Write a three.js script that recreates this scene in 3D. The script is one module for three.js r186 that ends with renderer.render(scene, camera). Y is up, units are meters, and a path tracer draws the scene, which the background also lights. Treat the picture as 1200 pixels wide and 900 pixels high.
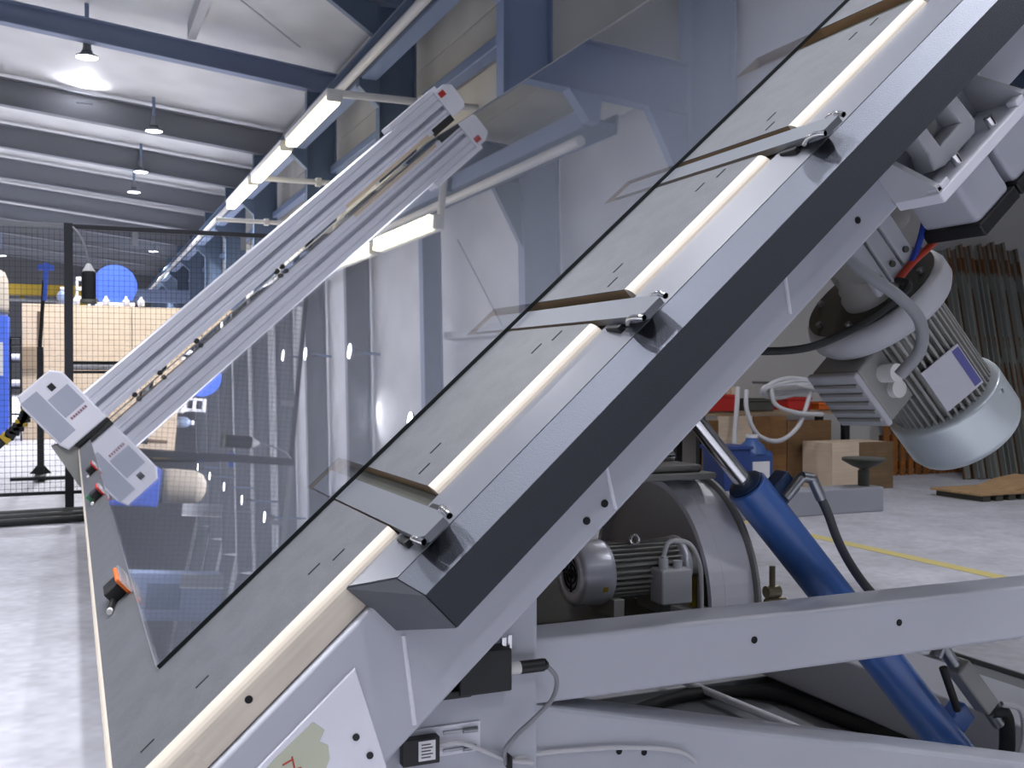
import * as THREE from 'three';
import { RoundedBoxGeometry } from 'three/addons/geometries/RoundedBoxGeometry.js';
import { mergeGeometries } from 'three/addons/utils/BufferGeometryUtils.js';
import { RectAreaLightUniformsLib } from 'three/addons/lights/RectAreaLightUniformsLib.js';

// ---------------------------------------------------------------- camera, light level
const scene = new THREE.Scene();
scene.background = new THREE.Color(0x2a2e34);
const camera = new THREE.PerspectiveCamera(40.37, 4 / 3, 0.05, 120);
const EYE = new THREE.Vector3(0, 1.05, 0);
const YAW = 0.39929, PITCH = -0.0111;
camera.position.copy(EYE);
camera.lookAt(EYE.x + Math.sin(YAW) * Math.cos(PITCH), EYE.y + Math.sin(PITCH), EYE.z - Math.cos(YAW) * Math.cos(PITCH));
camera.focus = 1.9;
camera.userData.fStop = 14;
const renderer = new THREE.WebGLRenderer({ antialias: true });
renderer.toneMapping = THREE.LinearToneMapping;
renderer.toneMappingExposure = 1.22;
renderer.shadowMap.enabled = true;
RectAreaLightUniformsLib.init();
const LAMP_COLOR = 0xf8f8ff, TUBE_COLOR = 0xfff3d0;
const LAMP_CD = 26, FAR_CD = 170, TUBE_POWER = 10, WASH_CD = 12;

// ---------------------------------------------------------------- helpers
const taken = {};
function numbered(name) {
  const k = taken[name] = (taken[name] || 0) + 1;
  return k === 1 ? name : `${name}_${String(k - 1).padStart(3, '0')}`;
}
function thing(name, label, category, pos = [0, 0, 0], group) {
  const o = new THREE.Group();
  o.name = numbered(name); o.position.set(...pos); scene.add(o);
  o.userData = { label, category };
  if (group) o.userData.group = group;
  return o;
}
function part(name, geo, mat, parent, label) {
  const m = new THREE.Mesh(Array.isArray(geo) ? merge(geo) : geo, mat);
  m.castShadow = m.receiveShadow = true;
  m.name = parent === scene ? numbered(name) : name;
  if (parent !== scene) {
    let k = 0, n = name;
    while (parent.children.some(c => c.name === n)) n = `${name}_${String(++k).padStart(3, '0')}`;
    m.name = n;
  }
  if (label) m.userData.label = label;
  parent.add(m);
  return m;
}
function struct(name, geo, mat, parent = scene) {
  const m = part(name, geo, mat, parent);
  if (parent === scene) m.userData.kind = 'structure';
  return m;
}
function merge(list) {
  return mergeGeometries(list.map(g => {
    const q = g.index ? g.toNonIndexed() : g;
    for (const k of Object.keys(q.attributes)) if (!['position', 'normal', 'uv'].includes(k)) q.deleteAttribute(k);
    return q;
  }));
}
const bb = (x0, x1, y0, y1, z0, z1, r = 0) => {
  const w = x1 - x0, h = y1 - y0, d = z1 - z0;
  const g = r ? new RoundedBoxGeometry(w, h, d, 2, Math.min(r, w / 2.02, h / 2.02, d / 2.02)) : new THREE.BoxGeometry(w, h, d);
  g.translate((x0 + x1) / 2, (y0 + y1) / 2, (z0 + z1) / 2);
  return uvm(g);
};
function uvm(g, s = 1) {                      // uv in metres by the main direction of each face
  const p = g.attributes.position, n = g.attributes.normal, uv = new Float32Array(p.count * 2);
  for (let i = 0; i < p.count; i++) {
    const ax = Math.abs(n.getX(i)), ay = Math.abs(n.getY(i)), az = Math.abs(n.getZ(i));
    let a, b;
    if (ay >= ax && ay >= az) { a = p.getX(i); b = p.getZ(i); } else if (ax >= az) { a = p.getZ(i); b = p.getY(i); } else { a = p.getX(i); b = p.getY(i); }
    uv[2 * i] = a * s; uv[2 * i + 1] = b * s;
  }
  g.setAttribute('uv', new THREE.BufferAttribute(uv, 2));
  return g;
}
const V = (...a) => new THREE.Vector3(...a);
function rod(a, b, r, r2 = r, seg = 20, open = false) {
  const A = V(...a), B = V(...b), d = B.clone().sub(A);
  const g = new THREE.CylinderGeometry(r2, r, d.length(), seg, 1, open);
  g.applyQuaternion(new THREE.Quaternion().setFromUnitVectors(V(0, 1, 0), d.clone().normalize()));
  g.translate(...A.add(B).multiplyScalar(0.5).toArray());
  return g;
}
function tube(pts, r, seg = 48, closed = false, rs = 10) {
  return new THREE.TubeGeometry(new THREE.CatmullRomCurve3(pts.map(p => V(...p)), closed), seg, r, rs, closed);
}
function shp(pts) { const s = new THREE.Shape(); pts.forEach(([x, y], i) => i ? s.lineTo(x, y) : s.moveTo(x, y)); s.closePath(); return s; }
function extX(pts, x0, x1, bev = 0) {         // outline given as [z, y], swept along x
  const g = new THREE.ExtrudeGeometry(shp(pts), { depth: x1 - x0 - 2 * bev, bevelEnabled: bev > 0, bevelSize: bev, bevelThickness: bev, bevelOffset: -bev, bevelSegments: 2 });
  g.rotateY(-Math.PI / 2); g.translate(x1 - bev, 0, 0);
  return uvm(g);
}
function extZ(pts, z0, z1, bev = 0, holes = []) {        // outline given as [x, y], swept along z
  const s = shp(pts);
  for (const h of holes) s.holes.push(shp(h));
  const g = new THREE.ExtrudeGeometry(s, { depth: z1 - z0 - 2 * bev, bevelEnabled: bev > 0, bevelSize: bev, bevelThickness: bev, bevelOffset: -bev, bevelSegments: 2 });
  g.translate(0, 0, z0 + bev);
  return uvm(g);
}
function extY(pts, y0, y1) {                  // outline given as [x, z], swept along y
  const g = new THREE.ExtrudeGeometry(shp(pts.map(([x, z]) => [x, -z])), { depth: y1 - y0, bevelEnabled: false });
  g.rotateX(-Math.PI / 2); g.translate(0, y0, 0);
  return uvm(g);
}
function lathe(pts, seg = 40) { return new THREE.LatheGeometry(pts.map(([r, y]) => new THREE.Vector2(r, y)), seg); }
const circ = (cx, cy, r, n = 20, a0 = 0, a1 = Math.PI * 2) => Array.from({ length: n + 1 }, (_, i) => [cx + r * Math.cos(a0 + (a1 - a0) * i / n), cy + r * Math.sin(a0 + (a1 - a0) * i / n)]);
function rng(s) { return () => { s |= 0; s = s + 0x6D2B79F5 | 0; let t = Math.imul(s ^ s >>> 15, 1 | s); t = t + Math.imul(t ^ t >>> 7, 61 | t) ^ t; return ((t ^ t >>> 14) >>> 0) / 4294967296; }; }

// ---------------------------------------------------------------- textures
function tiled(n, seed) {                     // smooth tileable value noise
  const r = rng(seed), g = new Float32Array(n * n).map(() => r());
  return (x, y) => {
    const xi = Math.floor(x), yi = Math.floor(y), fx = x - xi, fy = y - yi;
    const u = fx * fx * (3 - 2 * fx), v = fy * fy * (3 - 2 * fy), at = (a, b) => g[((b % n + n) % n) * n + (a % n + n) % n];
    return (at(xi, yi) * (1 - u) + at(xi + 1, yi) * u) * (1 - v) + (at(xi, yi + 1) * (1 - u) + at(xi + 1, yi + 1) * u) * v;
  };
}
function dataTex(size, fn, srgb, rep = 1) {
  const d = new Uint8Array(size * size * 4);
  for (let y = 0; y < size; y++) for (let x = 0; x < size; x++) {
    const c = fn(x / size, y / size), o = 4 * (y * size + x);
    for (let k = 0; k < 3; k++) d[o + k] = Math.max(0, Math.min(255, c[k] * 255));
    d[o + 3] = 255;
  }
  const t = new THREE.DataTexture(d, size, size);
  t.wrapS = t.wrapT = THREE.RepeatWrapping; t.magFilter = THREE.LinearFilter; t.minFilter = THREE.LinearMipmapLinearFilter; t.generateMipmaps = true;
  if (srgb) t.colorSpace = THREE.SRGBColorSpace;
  t.repeat.set(rep, rep); t.needsUpdate = true;
  return t;
}
const n4 = tiled(4, 1), n8 = tiled(8, 2), n32 = tiled(32, 3), n128 = tiled(128, 4), n256 = tiled(256, 5);
const concreteMap = dataTex(512, (x, y) => {
  const v = 0.72 + 0.05 * (n4(x * 4, y * 4) - 0.5) + 0.06 * (n8(x * 8, y * 8) - 0.5) + 0.07 * (n32(x * 32, y * 32) - 0.5) + 0.07 * (n128(x * 128, y * 128) - 0.5);
  return [v * 0.985, v * 0.99, v * 1.03];
}, true, 0.25);
const grain = (a, b, c, seed) => {
  const q = tiled(64, seed), p = tiled(8, seed + 1);
  return (x, y) => {
    const s = q(x * 4, y * 64) * 0.6 + p(x * 8, y * 8) * 0.4, l = 1 + c * (s - 0.5);
    return [a[0] * l + b * 0, a[1] * l, a[2] * l];
  };
};
const woodMap = dataTex(256, grain([0.84, 0.80, 0.735], 0, 0.09, 11), true, 3);
const plyMap = dataTex(256, grain([0.68, 0.59, 0.47], 0, 0.22, 21), true, 2);
const boardMap = dataTex(256, grain([0.83, 0.755, 0.66], 0, 0.10, 31), true, 1);
const powderBump = dataTex(256, (x, y) => { const v = n256(x * 256, y * 256) * 0.6 + n128(x * 128, y * 128) * 0.4; return [v, v, v]; }, false, 8);
const laminateMap = dataTex(256, (x, y) => { const v = 0.385 + 0.05 * (n128(x * 128, y * 128) - 0.5) + 0.03 * (n8(x * 8, y * 8) - 0.5); return [v * 0.98, v, v * 1.035]; }, true, 5);
const rustMap = dataTex(256, (x, y) => {
  const s = n8(x * 8, y * 2) * 0.5 + n32(x * 32, y * 4) * 0.5;
  return s > 0.6 ? [0.42, 0.29, 0.18] : [0.46 + 0.1 * s, 0.47 + 0.1 * s, 0.46 + 0.08 * s];
}, true, 0.7);
const hallMetal = dataTex(128, (x, y) => { const v = 0.95 + 0.06 * (n8(x * 8, y * 8) - 0.5); return [v, v, v]; }, true, 0.3);

// ---------------------------------------------------------------- materials
const S = (color, roughness = 0.5, metalness = 0, extra = {}) => new THREE.MeshStandardMaterial({ color, roughness, metalness, ...extra });
const M = {
  white: S(0xb6b9c2, 0.32), whiteDull: S(0xb9bbc0, 0.5), cream: S(0xd6d5d2, 0.45),
  laminate: S(0xffffff, 0.42, 0, { map: laminateMap }),
  wood: S(0xffffff, 0.55, 0, { map: woodMap }), ply: S(0xffffff, 0.7, 0, { map: plyMap }), board: S(0xffffff, 0.75, 0, { map: boardMap }),
  slotWall: S(0xd0c4b2, 0.7, 0, { map: plyMap }),
  powder: new THREE.MeshPhysicalMaterial({ color: 0x4b4e55, roughness: 0.48, metalness: 0.95, bumpMap: powderBump, bumpScale: 0.0003 }),
  strip: new THREE.MeshPhysicalMaterial({ color: 0x686b73, roughness: 0.4, clearcoat: 1, clearcoatRoughness: 0.22 }),
  powderEnd: S(0x54575c, 0.6),
  arm: S(0x75797f, 0.4, 0.35), chrome: S(0xe8e8ea, 0.12, 1), dark: S(0x1b1c1e, 0.5), black: S(0x0c0c0d, 0.55), slit: S(0x121316, 0.8),
  alu: S(0xe2e4ee, 0.34, 0.35), aluDark: S(0x8f93a0, 0.4, 0.6), steel: S(0x9a9da0, 0.3, 0.9), cast: S(0x9c9c98, 0.55, 0.2), castDark: S(0x52534c, 0.6, 0.2),
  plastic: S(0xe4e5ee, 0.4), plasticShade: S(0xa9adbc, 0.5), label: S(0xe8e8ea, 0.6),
  blue: S(0x7d8dac, 0.5), blueDark: S(0x5b6c84, 0.5), cylBlue: new THREE.MeshPhysicalMaterial({ color: 0x3f6ab2, roughness: 0.35, clearcoat: 0.6, clearcoatRoughness: 0.2 }),
  cylCap: S(0x142f52, 0.45), bright: S(0x4a6cd6, 0.45), yellow: S(0xb79a2e, 0.55), yellowLine: S(0xc9bb78, 0.6), red: S(0xb8251c, 0.5), orange: S(0xd0661e, 0.5), green: S(0x3a7a55, 0.5),
  wire: S(0x3a3b40, 0.5, 0.3), tape: S(0xc4c8b2, 0.7), ink: S(0xb84a38, 0.7),
  wall: S(0xcdccc8, 0.7, 0, { map: hallMetal }), wallBeige: S(0xe2ddd0, 0.75, 0, { map: hallMetal }), ceil: S(0xe2e3e4, 0.6, 0, { map: hallMetal }),
  rafter: S(0x7f8ca8, 0.55), rafterFar: S(0x7b7e86, 0.6), floor: S(0xffffff, 0.6, 0, { map: concreteMap }), endwall: S(0x6a6c70, 0.8),
  slatWood: S(0xe0a45c, 0.7, 0, { map: plyMap }), rust: S(0xffffff, 0.75, 0.1, { map: rustMap }), pallet: S(0xfff0dc, 0.8, 0, { map: plyMap }),
  hose: S(0xc9c9cc, 0.4), rubber: S(0x17181a, 0.6), cable: S(0x8e9094, 0.5), redCable: S(0xb33b22, 0.45), blueCable: S(0x2e45a8, 0.45),
  glow: new THREE.MeshStandardMaterial({ color: 0xffffff, emissive: 0xf2f6ff, emissiveIntensity: 9, roughness: 0.5 }),
  tubeGlow: new THREE.MeshStandardMaterial({ color: 0xffffff, emissive: 0xfff2c4, emissiveIntensity: 5, roughness: 0.5 }),
  glass: new THREE.MeshPhysicalMaterial({ color: 0xfbfcff, roughness: 0.01, metalness: 0, transmission: 1, thickness: 0, ior: 1.56, side: THREE.FrontSide }),
  glassEdge: S(0x0e1516, 0.3), clear: new THREE.MeshPhysicalMaterial({ color: 0xf2f2f2, roughness: 0.1, transmission: 0.8, thickness: 0 }),
};

// ---------------------------------------------------------------- the hall
const SLOPE = 0.113, RIDGE = -6;
const bottomY = x => 5.81 - SLOPE * (x < RIDGE ? 2 * RIDGE - x : x);       // underside of the rafters
const FLOOR_X0 = -15.6, XR = 12;
struct('floor', bb(FLOOR_X0, XR, -0.2, 0, -56, 12), M.floor);
struct('wall_left', bb(FLOOR_X0 - 0.2, FLOOR_X0, 0, 6, -56, 12), M.wall);
struct('wall_back', bb(FLOOR_X0, 3.95, 0, 8, -56.2, -56), M.endwall);
struct('wall_front', bb(FLOOR_X0, XR, 0, 8, 12, 12.2), S(0x2c2e33, 0.8));
struct('wall_far_right', bb(XR, XR + 0.2, 0, 6, -8.6, 12), M.wall);
struct('wall_cross', bb(3.95, XR, 0, 6, -8.65, -8.45), M.wall);
struct('trim_1', bb(3.97, XR, 2.34, 2.38, -8.45, -8.42), M.whiteDull);
// the long right wall: beige panels below, grey panels above, each panel a piece of its own
const wallRight = new THREE.Group(); wallRight.name = 'wall_right'; wallRight.userData.kind = 'structure'; scene.add(wallRight);
for (let k = 0; k < 12; k++) {
  const z1 = -8.46 - 4 * k, z0 = z1 - 3.985;
  part('lower_panel', bb(3.95, 4.1, 0, 4.17, z0, z1), M.wallBeige, wallRight);
  for (let j = 0; j < 3; j++) part('upper_panel', bb(3.95, 4.1, 4.18 + 0.56 * j, 4.18 + 0.56 * j + 0.55, z0, z1), M.wall, wallRight);
}
function roof(x0, x1) {
  const y0 = bottomY(x0) + 0.6, y1 = bottomY(x1) + 0.6;
  return extZ([[x0, y0], [x1, y1], [x1, y1 + 0.2], [x0, y0 + 0.2]], -56, 12);
}
struct('ceiling', [roof(FLOOR_X0, RIDGE), roof(RIDGE, XR + 0.2)], M.ceil);
function beamI(len, h, w, tf, tw) {           // I-section along x from 0 to len, standing on y = 0
  return [bb(0, len, 0, tf, -w / 2, w / 2), bb(0, len, h - tf, h, -w / 2, w / 2), bb(0, len, tf, h - tf, -tw / 2, tw / 2)];
}
const frames = [-4, 0, 4, -8.25, -12.1, -16.2, -21.3, -25.4, -29.5, -33.6, -37.7, -41.8, -45.9, -50];
frames.forEach((z, i) => {
  const far = z < -18;
  const right = z > -8.3 ? XR : 3.9;
  const fr = new THREE.Group(); fr.name = numbered('roof_frame'); fr.userData.kind = 'structure'; fr.position.set(0, 0, z); scene.add(fr);
  const m = far ? M.rafterFar : M.rafter, a = Math.atan(SLOPE);
  const g = merge(beamI((right - RIDGE) / Math.cos(a), z === -16.2 ? 0.32 : 0.5, 0.2, 0.02, 0.014)); g.rotateZ(-a); g.translate(RIDGE, bottomY(RIDGE), 0);
  part('rafter', g, m, fr);
  const g2 = merge(beamI((RIDGE - FLOOR_X0) / Math.cos(a), 0.5, 0.2, 0.02, 0.014)); g2.rotateZ(a); g2.translate(FLOOR_X0, bottomY(FLOOR_X0), 0);
  part('rafter', g2, m, fr);
  if (z < -8) {
    const yc = bottomY(3.6);
    part('column', [bb(3.37, 3.385, 0, yc, -0.08, 0.08), bb(3.815, 3.83, 0, yc, -0.08, 0.08), bb(3.385, 3.815, 0, yc, -0.008, 0.008)], z < -10 ? M.blueDark : M.blue, fr);
    if (z > -13) part('haunch', extZ([[3.37, yc], [3.37, yc - 0.4], [2.6, bottomY(2.6)]], -0.05, 0.05), z < -10 ? M.blueDark : M.blue, fr);
    part('bracket', [extZ([[3.37, 4.52], [3.13, 4.52], [3.13, 4.42], [3.37, 4.2]], -0.07, 0.07)], z < -10 ? M.blueDark : M.blue, fr);
  }
});
// crane girder with its pale lower pipe, gutter rail, purlins
{
  const g = thing('crane_girder', 'blue crane girder running along the columns with a pale pipe under it', 'girder', [3.25, 4.52, -32]);
  part('web', bb(-0.01, 0.01, 0, 0.32, -23.5, 23.5), M.blueDark, g);
  part('top_flange', bb(-0.09, 0.09, 0.32, 0.345, -23.5, 23.5), M.blueDark, g);
  part('bottom_flange', bb(-0.09, 0.09, -0.02, 0, -23.5, 23.5), M.blue, g);
  part('pipe', rod([-0.22, -0.02, -23.5], [-0.22, -0.02, 23.5], 0.05), M.cream, g, 'pale grey pipe');
  part('wall_rail', bb(0.5, 0.66, -0.36, -0.24, -23.5, 23.5, 0.02), M.blue, g);
}
for (let k = 0; k < 3; k++) {
  const z = [-10.3, -15.2, -19.6][k];
  const p = thing('support_pipe', ['white support pipe holding the nearest tube light', 'white support pipe reaching the farthest tube light', 'white support pipe beyond the row of tube lights, farthest of the three'][k], 'pipe', [2.42, 3.83, z]);
  part('pipe', rod([0, 0, 0], [1.53, 0, 0], 0.038), M.cream, p);
  part('clamp', bb(0.88, 0.96, -0.06, 0.06, -0.06, 0.06, 0.01), M.cream, p);
}
{
  const b = thing('brace_rods', 'thin crossed bracing rods under the near white ceiling', 'brace', [0, 0, 0]);
  const yy = x => bottomY(x) + 0.5;
  part('rod', rod([-1.5, yy(-1.5), -15.6], [3.0, yy(3.0), -12.6], 0.012, 0.012, 8), M.whiteDull, b);
  part('rod', rod([0.5, yy(0.5), -12.4], [3.2, yy(3.2), -15.8], 0.012, 0.012, 8), M.whiteDull, b);
  part('post', bb(1.6, 1.72, yy(1.7) - 0.15, yy(1.7) + 0.08, -16.1, -12.2), M.whiteDull, b);
}
// ---------------------------------------------------------------- hall lamps
function spot(x, y, z, cd, angle = 1.25) {
  const l = new THREE.SpotLight(LAMP_COLOR, cd, 0, angle, 0.6, 2);
  l.position.set(x, y, z); l.target.position.set(x, 0, z); l.castShadow = true; l.shadow.radius = 6; l.name = numbered('lamp_light');
  scene.add(l, l.target);
}
function highBay(x, y, z, label, group, cd = LAMP_CD) {
  const t = thing('high_bay_lamp', label, 'lamp', [x, y, z], group);
  part('reflector', lathe([[0.0, 0.09], [0.07, 0.09], [0.09, 0.06], [0.15, 0.03], [0.165, 0.0], [0.158, 0.0], [0.14, 0.025], [0, 0.03]]), M.rafterFar, t);
  part('lens', lathe([[0, 0.004], [0.15, 0.004], [0.15, 0.012], [0, 0.012]]), M.glow, t);
  part('gear_housing', lathe([[0, 0.28], [0.05, 0.28], [0.06, 0.12], [0.08, 0.09], [0, 0.09]]), M.rafterFar, t);
  const top = bottomY(x) + 0.6 - y;
  part('hanger', rod([0, 0.28, 0], [0, top, 0], 0.03), M.blue, t);
  spot(x, y - 0.01, z, z < -15 ? FAR_CD : z === -2.2 || z === -2 ? 2.2 * cd : x === 1.7 ? 1.6 * cd : x > 4 ? 0.9 * cd : cd);
  return t;
}
highBay(0.23, 5.6, -16.36, 'round white lamp hanging from the first blue roof beam, nearest of the ceiling lamps');
highBay(1.46, 5.6, -20.85, 'round ceiling lamp in the right row, nearest of that row to the viewer');
highBay(1.48, 5.6, -25.2, 'round ceiling lamp in the right row, second of that row from the viewer');
highBay(1.48, 5.6, -28.1, 'round ceiling lamp in the right row, third of that row from the viewer');
highBay(2.78, 5.45, -40.2, 'small far ceiling lamp seen above the blue disc behind the fence');
highBay(-2.48, 5.6, -45.4, 'small far ceiling lamp at the left picture edge behind the fence');
highBay(1.5, 5.5, -50, 'small far ceiling lamp beside the blue disc, farthest of all lamps');
for (let k = 0; k < 5; k++) highBay(-2.9, 5.6, -28.6 - 4.05 * k, `round ceiling lamp seen only mirrored in the glass, ${['lowest and largest', 'second from the bottom', 'middle one', 'second from the top', 'highest and smallest'][k]} of five`, 'lamps mirrored in the glass');
highBay(-8.2, 5.6, -44.5, 'single small round lamp mirrored low in the glass near its corner');
for (const [x, z] of [[0.2, 8], [0.2, 4], [0.2, 0], [0.2, -4.1], [0.2, -8.2], [0.2, -12.3], [-3.4, 6], [-3.4, 1.5], [-3.4, -2.2], [-1.0, -2.0], [-3.4, -9], [-8.3, -4], [-8.3, 4], [4.6, 5], [4.6, 0.5], [-8.3, -14], [8.5, -2.5], [8.5, 3.5], [1.7, -1.5], [4.6, -4.6]])
  highBay(x, Math.min(5.6, bottomY(x) - 0.1), z, 'round high bay lamp over the near part of the hall, outside the picture', 'lamps above the machine');
{   // small floodlight on the second roof beam, washing the ceiling in front of it
  const t = thing('ceiling_floodlight', 'small floodlight on the second roof beam making a bright patch on the ceiling', 'lamp', [0.25, bottomY(0.25) + 0.3, -21.05]);
  part('housing', [bb(-0.14, 0.14, -0.03, 0.0, -0.05, 0.05), bb(-0.14, 0.14, 0, 0.04, 0.04, 0.05), bb(-0.14, 0.14, 0, 0.04, -0.05, -0.04), bb(-0.14, -0.13, 0, 0.04, -0.04, 0.04), bb(0.13, 0.14, 0, 0.04, -0.04, 0.04)], M.rafterFar, t);
  part('lens', bb(-0.13, 0.13, 0.0, 0.012, -0.04, 0.04), M.glow, t);
  const l = new THREE.SpotLight(LAMP_COLOR, WASH_CD, 0, 1.2, 0.8, 2);
  l.position.set(0.25, bottomY(0.25) + 0.345, -21.05); l.target.position.set(0.25, bottomY(0.25) + 1.3, -20.6); l.castShadow = true; l.shadow.radius = 4; l.name = 'flood_light';
  scene.add(l, l.target);
}
[[-10.27, -12.5], [-12.78, -15.05], [-15.3, -17.6]].forEach(([z1, z0], k) => {
  const t = thing('tube_light', ['long warm glowing tube light nearest the viewer', 'middle one of three warm glowing tube lights', 'farthest of three warm glowing tube lights'][k], 'lamp', [2.42, 3.77, (z0 + z1) / 2]);
  const L = (z1 - z0) / 2;
  part('housing', bb(-0.08, 0.08, 0.03, 0.1, -L, L, 0.02), M.cream, t);
  part('diffuser', bb(-0.07, 0.07, -0.05, 0.03, -L + 0.03, L - 0.03, 0.03), M.tubeGlow, t);
  part('end_cap', bb(-0.08, 0.08, -0.03, 0.06, L - 0.03, L + 0.02, 0.02), M.cream, t);
  part('link_rail', bb(-0.03, 0.03, 0.05, 0.09, -L - 0.15, -L, 0.004), M.cream, t);
  const l = new THREE.RectAreaLight(TUBE_COLOR, TUBE_POWER, 0.14, 2 * L - 0.06);
  l.position.set(2.42, 3.77 - 0.055, (z0 + z1) / 2); l.lookAt(2.42, 0, (z0 + z1) / 2 - 1e-4); l.name = numbered('tube_area_light'); scene.add(l);
});

// ---------------------------------------------------------------- the tilted table; local axes: x up the slope, y off the surface, z towards the viewer
const GO = V(0.1189, 0.6099, -1.6270), TH = 0.73802;
function tilted(name, label, category, [x, y, z], group) {
  const t = thing(name, label, category, [0, 0, 0], group);
  t.position.set(x, y, z).applyAxisAngle(V(0, 0, 1), TH).add(GO); t.rotation.z = TH;
  return t;
}
const X1 = 3.36, ZF = -6.3, XL = -0.098;
const table = tilted('tilting_table', 'large tilted machine table with dark boards, pale wooden edges and a white side beam', 'table', [0, 0, 0]);
{
  const slots = [[0.355, 0.43], [0.757, 0.832], [1.145, 1.22], [1.56, 1.635], [1.97, 2.045], [2.38, 2.455], [2.79, 2.865]];
  const zs = -0.2;
  const back = part('table_board', bb(XL, X1, -0.05, -0.0015, ZF, zs), M.ply, table);
  part('dark_laminate', bb(XL, X1, -0.0015, 0, ZF, zs), M.laminate, back);
  const nose = (r, n = 6) => Array.from({ length: n + 1 }, (_, i) => { const a = Math.PI / 2 * (1 - i / n); return [r * Math.cos(a), -r + r * Math.sin(a)]; });
  // wooden edge of the left end: rounded top, straight below
  const le = new THREE.ExtrudeGeometry(shp([[XL, -0.05], [XL, 0], ...nose(0.02).map(([a, b]) => [XL - a, b]), [XL - 0.02, -0.05]]), { depth: 0.303 - ZF, bevelEnabled: false });
  le.translate(0, 0, ZF); part('wooden_edge', uvm(le), M.wood, back);
  let x0 = XL;
  [...slots, [X1, X1]].forEach(([a, b], i) => {
    const seg = part('table_board', bb(x0, a, -0.05, -0.0015, zs, 0.303), M.slotWall, table);
    part('dark_laminate', bb(x0, a, -0.0015, 0, zs, 0.303), M.laminate, seg);
    part('wooden_edge', extX([[0.303, -0.05], [0.303, 0], ...nose(0.019).map(([p, q]) => [0.303 + p, q]), [0.322, -0.05]], i ? x0 : XL - 0.016, a), M.wood, seg);
    const cuts = i === 0 ? [[-0.044, 0.243], [0.051, 0.211], [0.253, 0.203], [0.288, 0.238]] : [[x0 + 0.024, 0.234], [x0 + 0.062, 0.2], [a - 0.05, 0.2], [a - 0.022, 0.228]];
    for (const [cx, cz] of cuts) part('air_slot', bb(cx - 0.011, cx + 0.011, -0.001, 0.0006, cz - 0.0022, cz + 0.0022), M.slit, seg);
    if (i === 0) for (const cx of [0.085]) part('screw_hole', rod([cx, -0.026, 0.32], [cx, -0.026, 0.3226], 0.005), M.slit, seg);
    if (b > a) part('slot_floor', bb(a, b, -0.03, -0.019, zs, 0.303), M.castDark, seg);
    x0 = b;
  });
  // white side beam with weld seams, holes and gusset
  part('side_beam', bb(-0.24, 3.5, -0.215, -0.052, 0.235, 0.335, 0.006), M.white, table);
  for (const [x0, y0, x1, y1] of [[0.271, -0.11, 0.203, -0.207], [0.652, -0.11, 0.599, -0.209], [1.067, -0.11, 1.008, -0.203], [1.583, -0.11, 1.542, -0.187]]) part('weld_seam', rod([x0, y0, 0.3345], [x1, y1, 0.3345], 0.0034, 0.0034, 8), M.plastic, table);
  for (const [cx, cy] of [[0.556, -0.189], [0.592, -0.191], [1.203, -0.179]]) part('bolt_hole', rod([cx, cy, 0.33], [cx, cy, 0.3362], 0.0055), M.slit, table);
  part('gusset_plate', extZ([[-0.3, -0.088], [0.2, -0.091], [0.142, -0.216], [-0.3, -0.3]], 0.335, 0.341, 0.0015), M.plastic, table);
  for (const [cx, cy] of [[0.142, -0.156], [0.138, -0.187]]) part('screw', rod([cx, cy, 0.34], [cx, cy, 0.343], 0.0045), M.dark, table);
  const tp = part('marking_tape', extZ([[-0.05, -0.1], [0.06, -0.097], [0.119, -0.1], [0.122, -0.118], [0.108, -0.124], [0.112, -0.136], [0.102, -0.15], [0.06, -0.17], [-0.05, -0.17]], 0.3412, 0.3418), M.tape, table, 'torn pale masking tape with a red hand-written mark');
  const mk = (a, b) => rod([a[0], a[1], 0.3418], [b[0], b[1], 0.3418], 0.0012, 0.0012, 6);
  part('written_mark', [mk([0.059, -0.11], [0.072, -0.1145]), mk([0.0738, -0.1113], [0.0651, -0.1256]), mk([0.0651, -0.1256], [0.0719, -0.1305])], M.ink, tp);
  // black folded edge guard with slanted cut end
  const prof = [[0.322, -0.014], [0.40, -0.027], [0.442, -0.052], [0.455, -0.105], [0.335, -0.098]];
  const eg = extX(prof, 0.262, 3.6), p = eg.attributes.position;
  for (let i = 0; i < p.count; i++) if (p.getX(i) < 0.27) p.setX(i, 0.262 + Math.max(0, Math.min(1, (p.getZ(i) - 0.322) / 0.09)) * 0.055);
  eg.computeVertexNormals();
  const guard = part('edge_guard', eg, M.powder, table, 'black powder coated edge guard');
  const e0 = prof.map(([z, y]) => [0.2605 + Math.max(0, Math.min(1, (z - 0.322) / 0.09)) * 0.055, y, z]);
  const cap = new THREE.BufferGeometry();
  const vs = [], off = -0.003;
  for (let i = 1; i < 4; i++) for (const q of [e0[0], e0[i + 1], e0[i]]) vs.push(...q);
  for (let i = 1; i < 4; i++) for (const q of [e0[0], e0[i], e0[i + 1]]) vs.push(q[0] + off * -1, q[1], q[2]);
  cap.setAttribute('position', new THREE.Float32BufferAttribute(vs, 3)); cap.computeVertexNormals();
  part('end_plate', uvm(cap), M.powderEnd, guard);
  const st = extX([[0.3225, -0.0132], [0.399, -0.0258], [0.399, -0.027], [0.3225, -0.0145]], 0.264, 3.6), sp = st.attributes.position;
  for (let i = 0; i < sp.count; i++) if (sp.getX(i) < 0.27) sp.setX(i, 0.264 + Math.max(0, Math.min(1, (sp.getZ(i) - 0.322) / 0.09)) * 0.055);
  part('top_strip', st, M.strip, guard, 'smooth grey strip');
  part('far_beam', bb(-0.24, 3.5, -0.215, -0.052, -6.2, -6.1), M.white, table);
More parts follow.
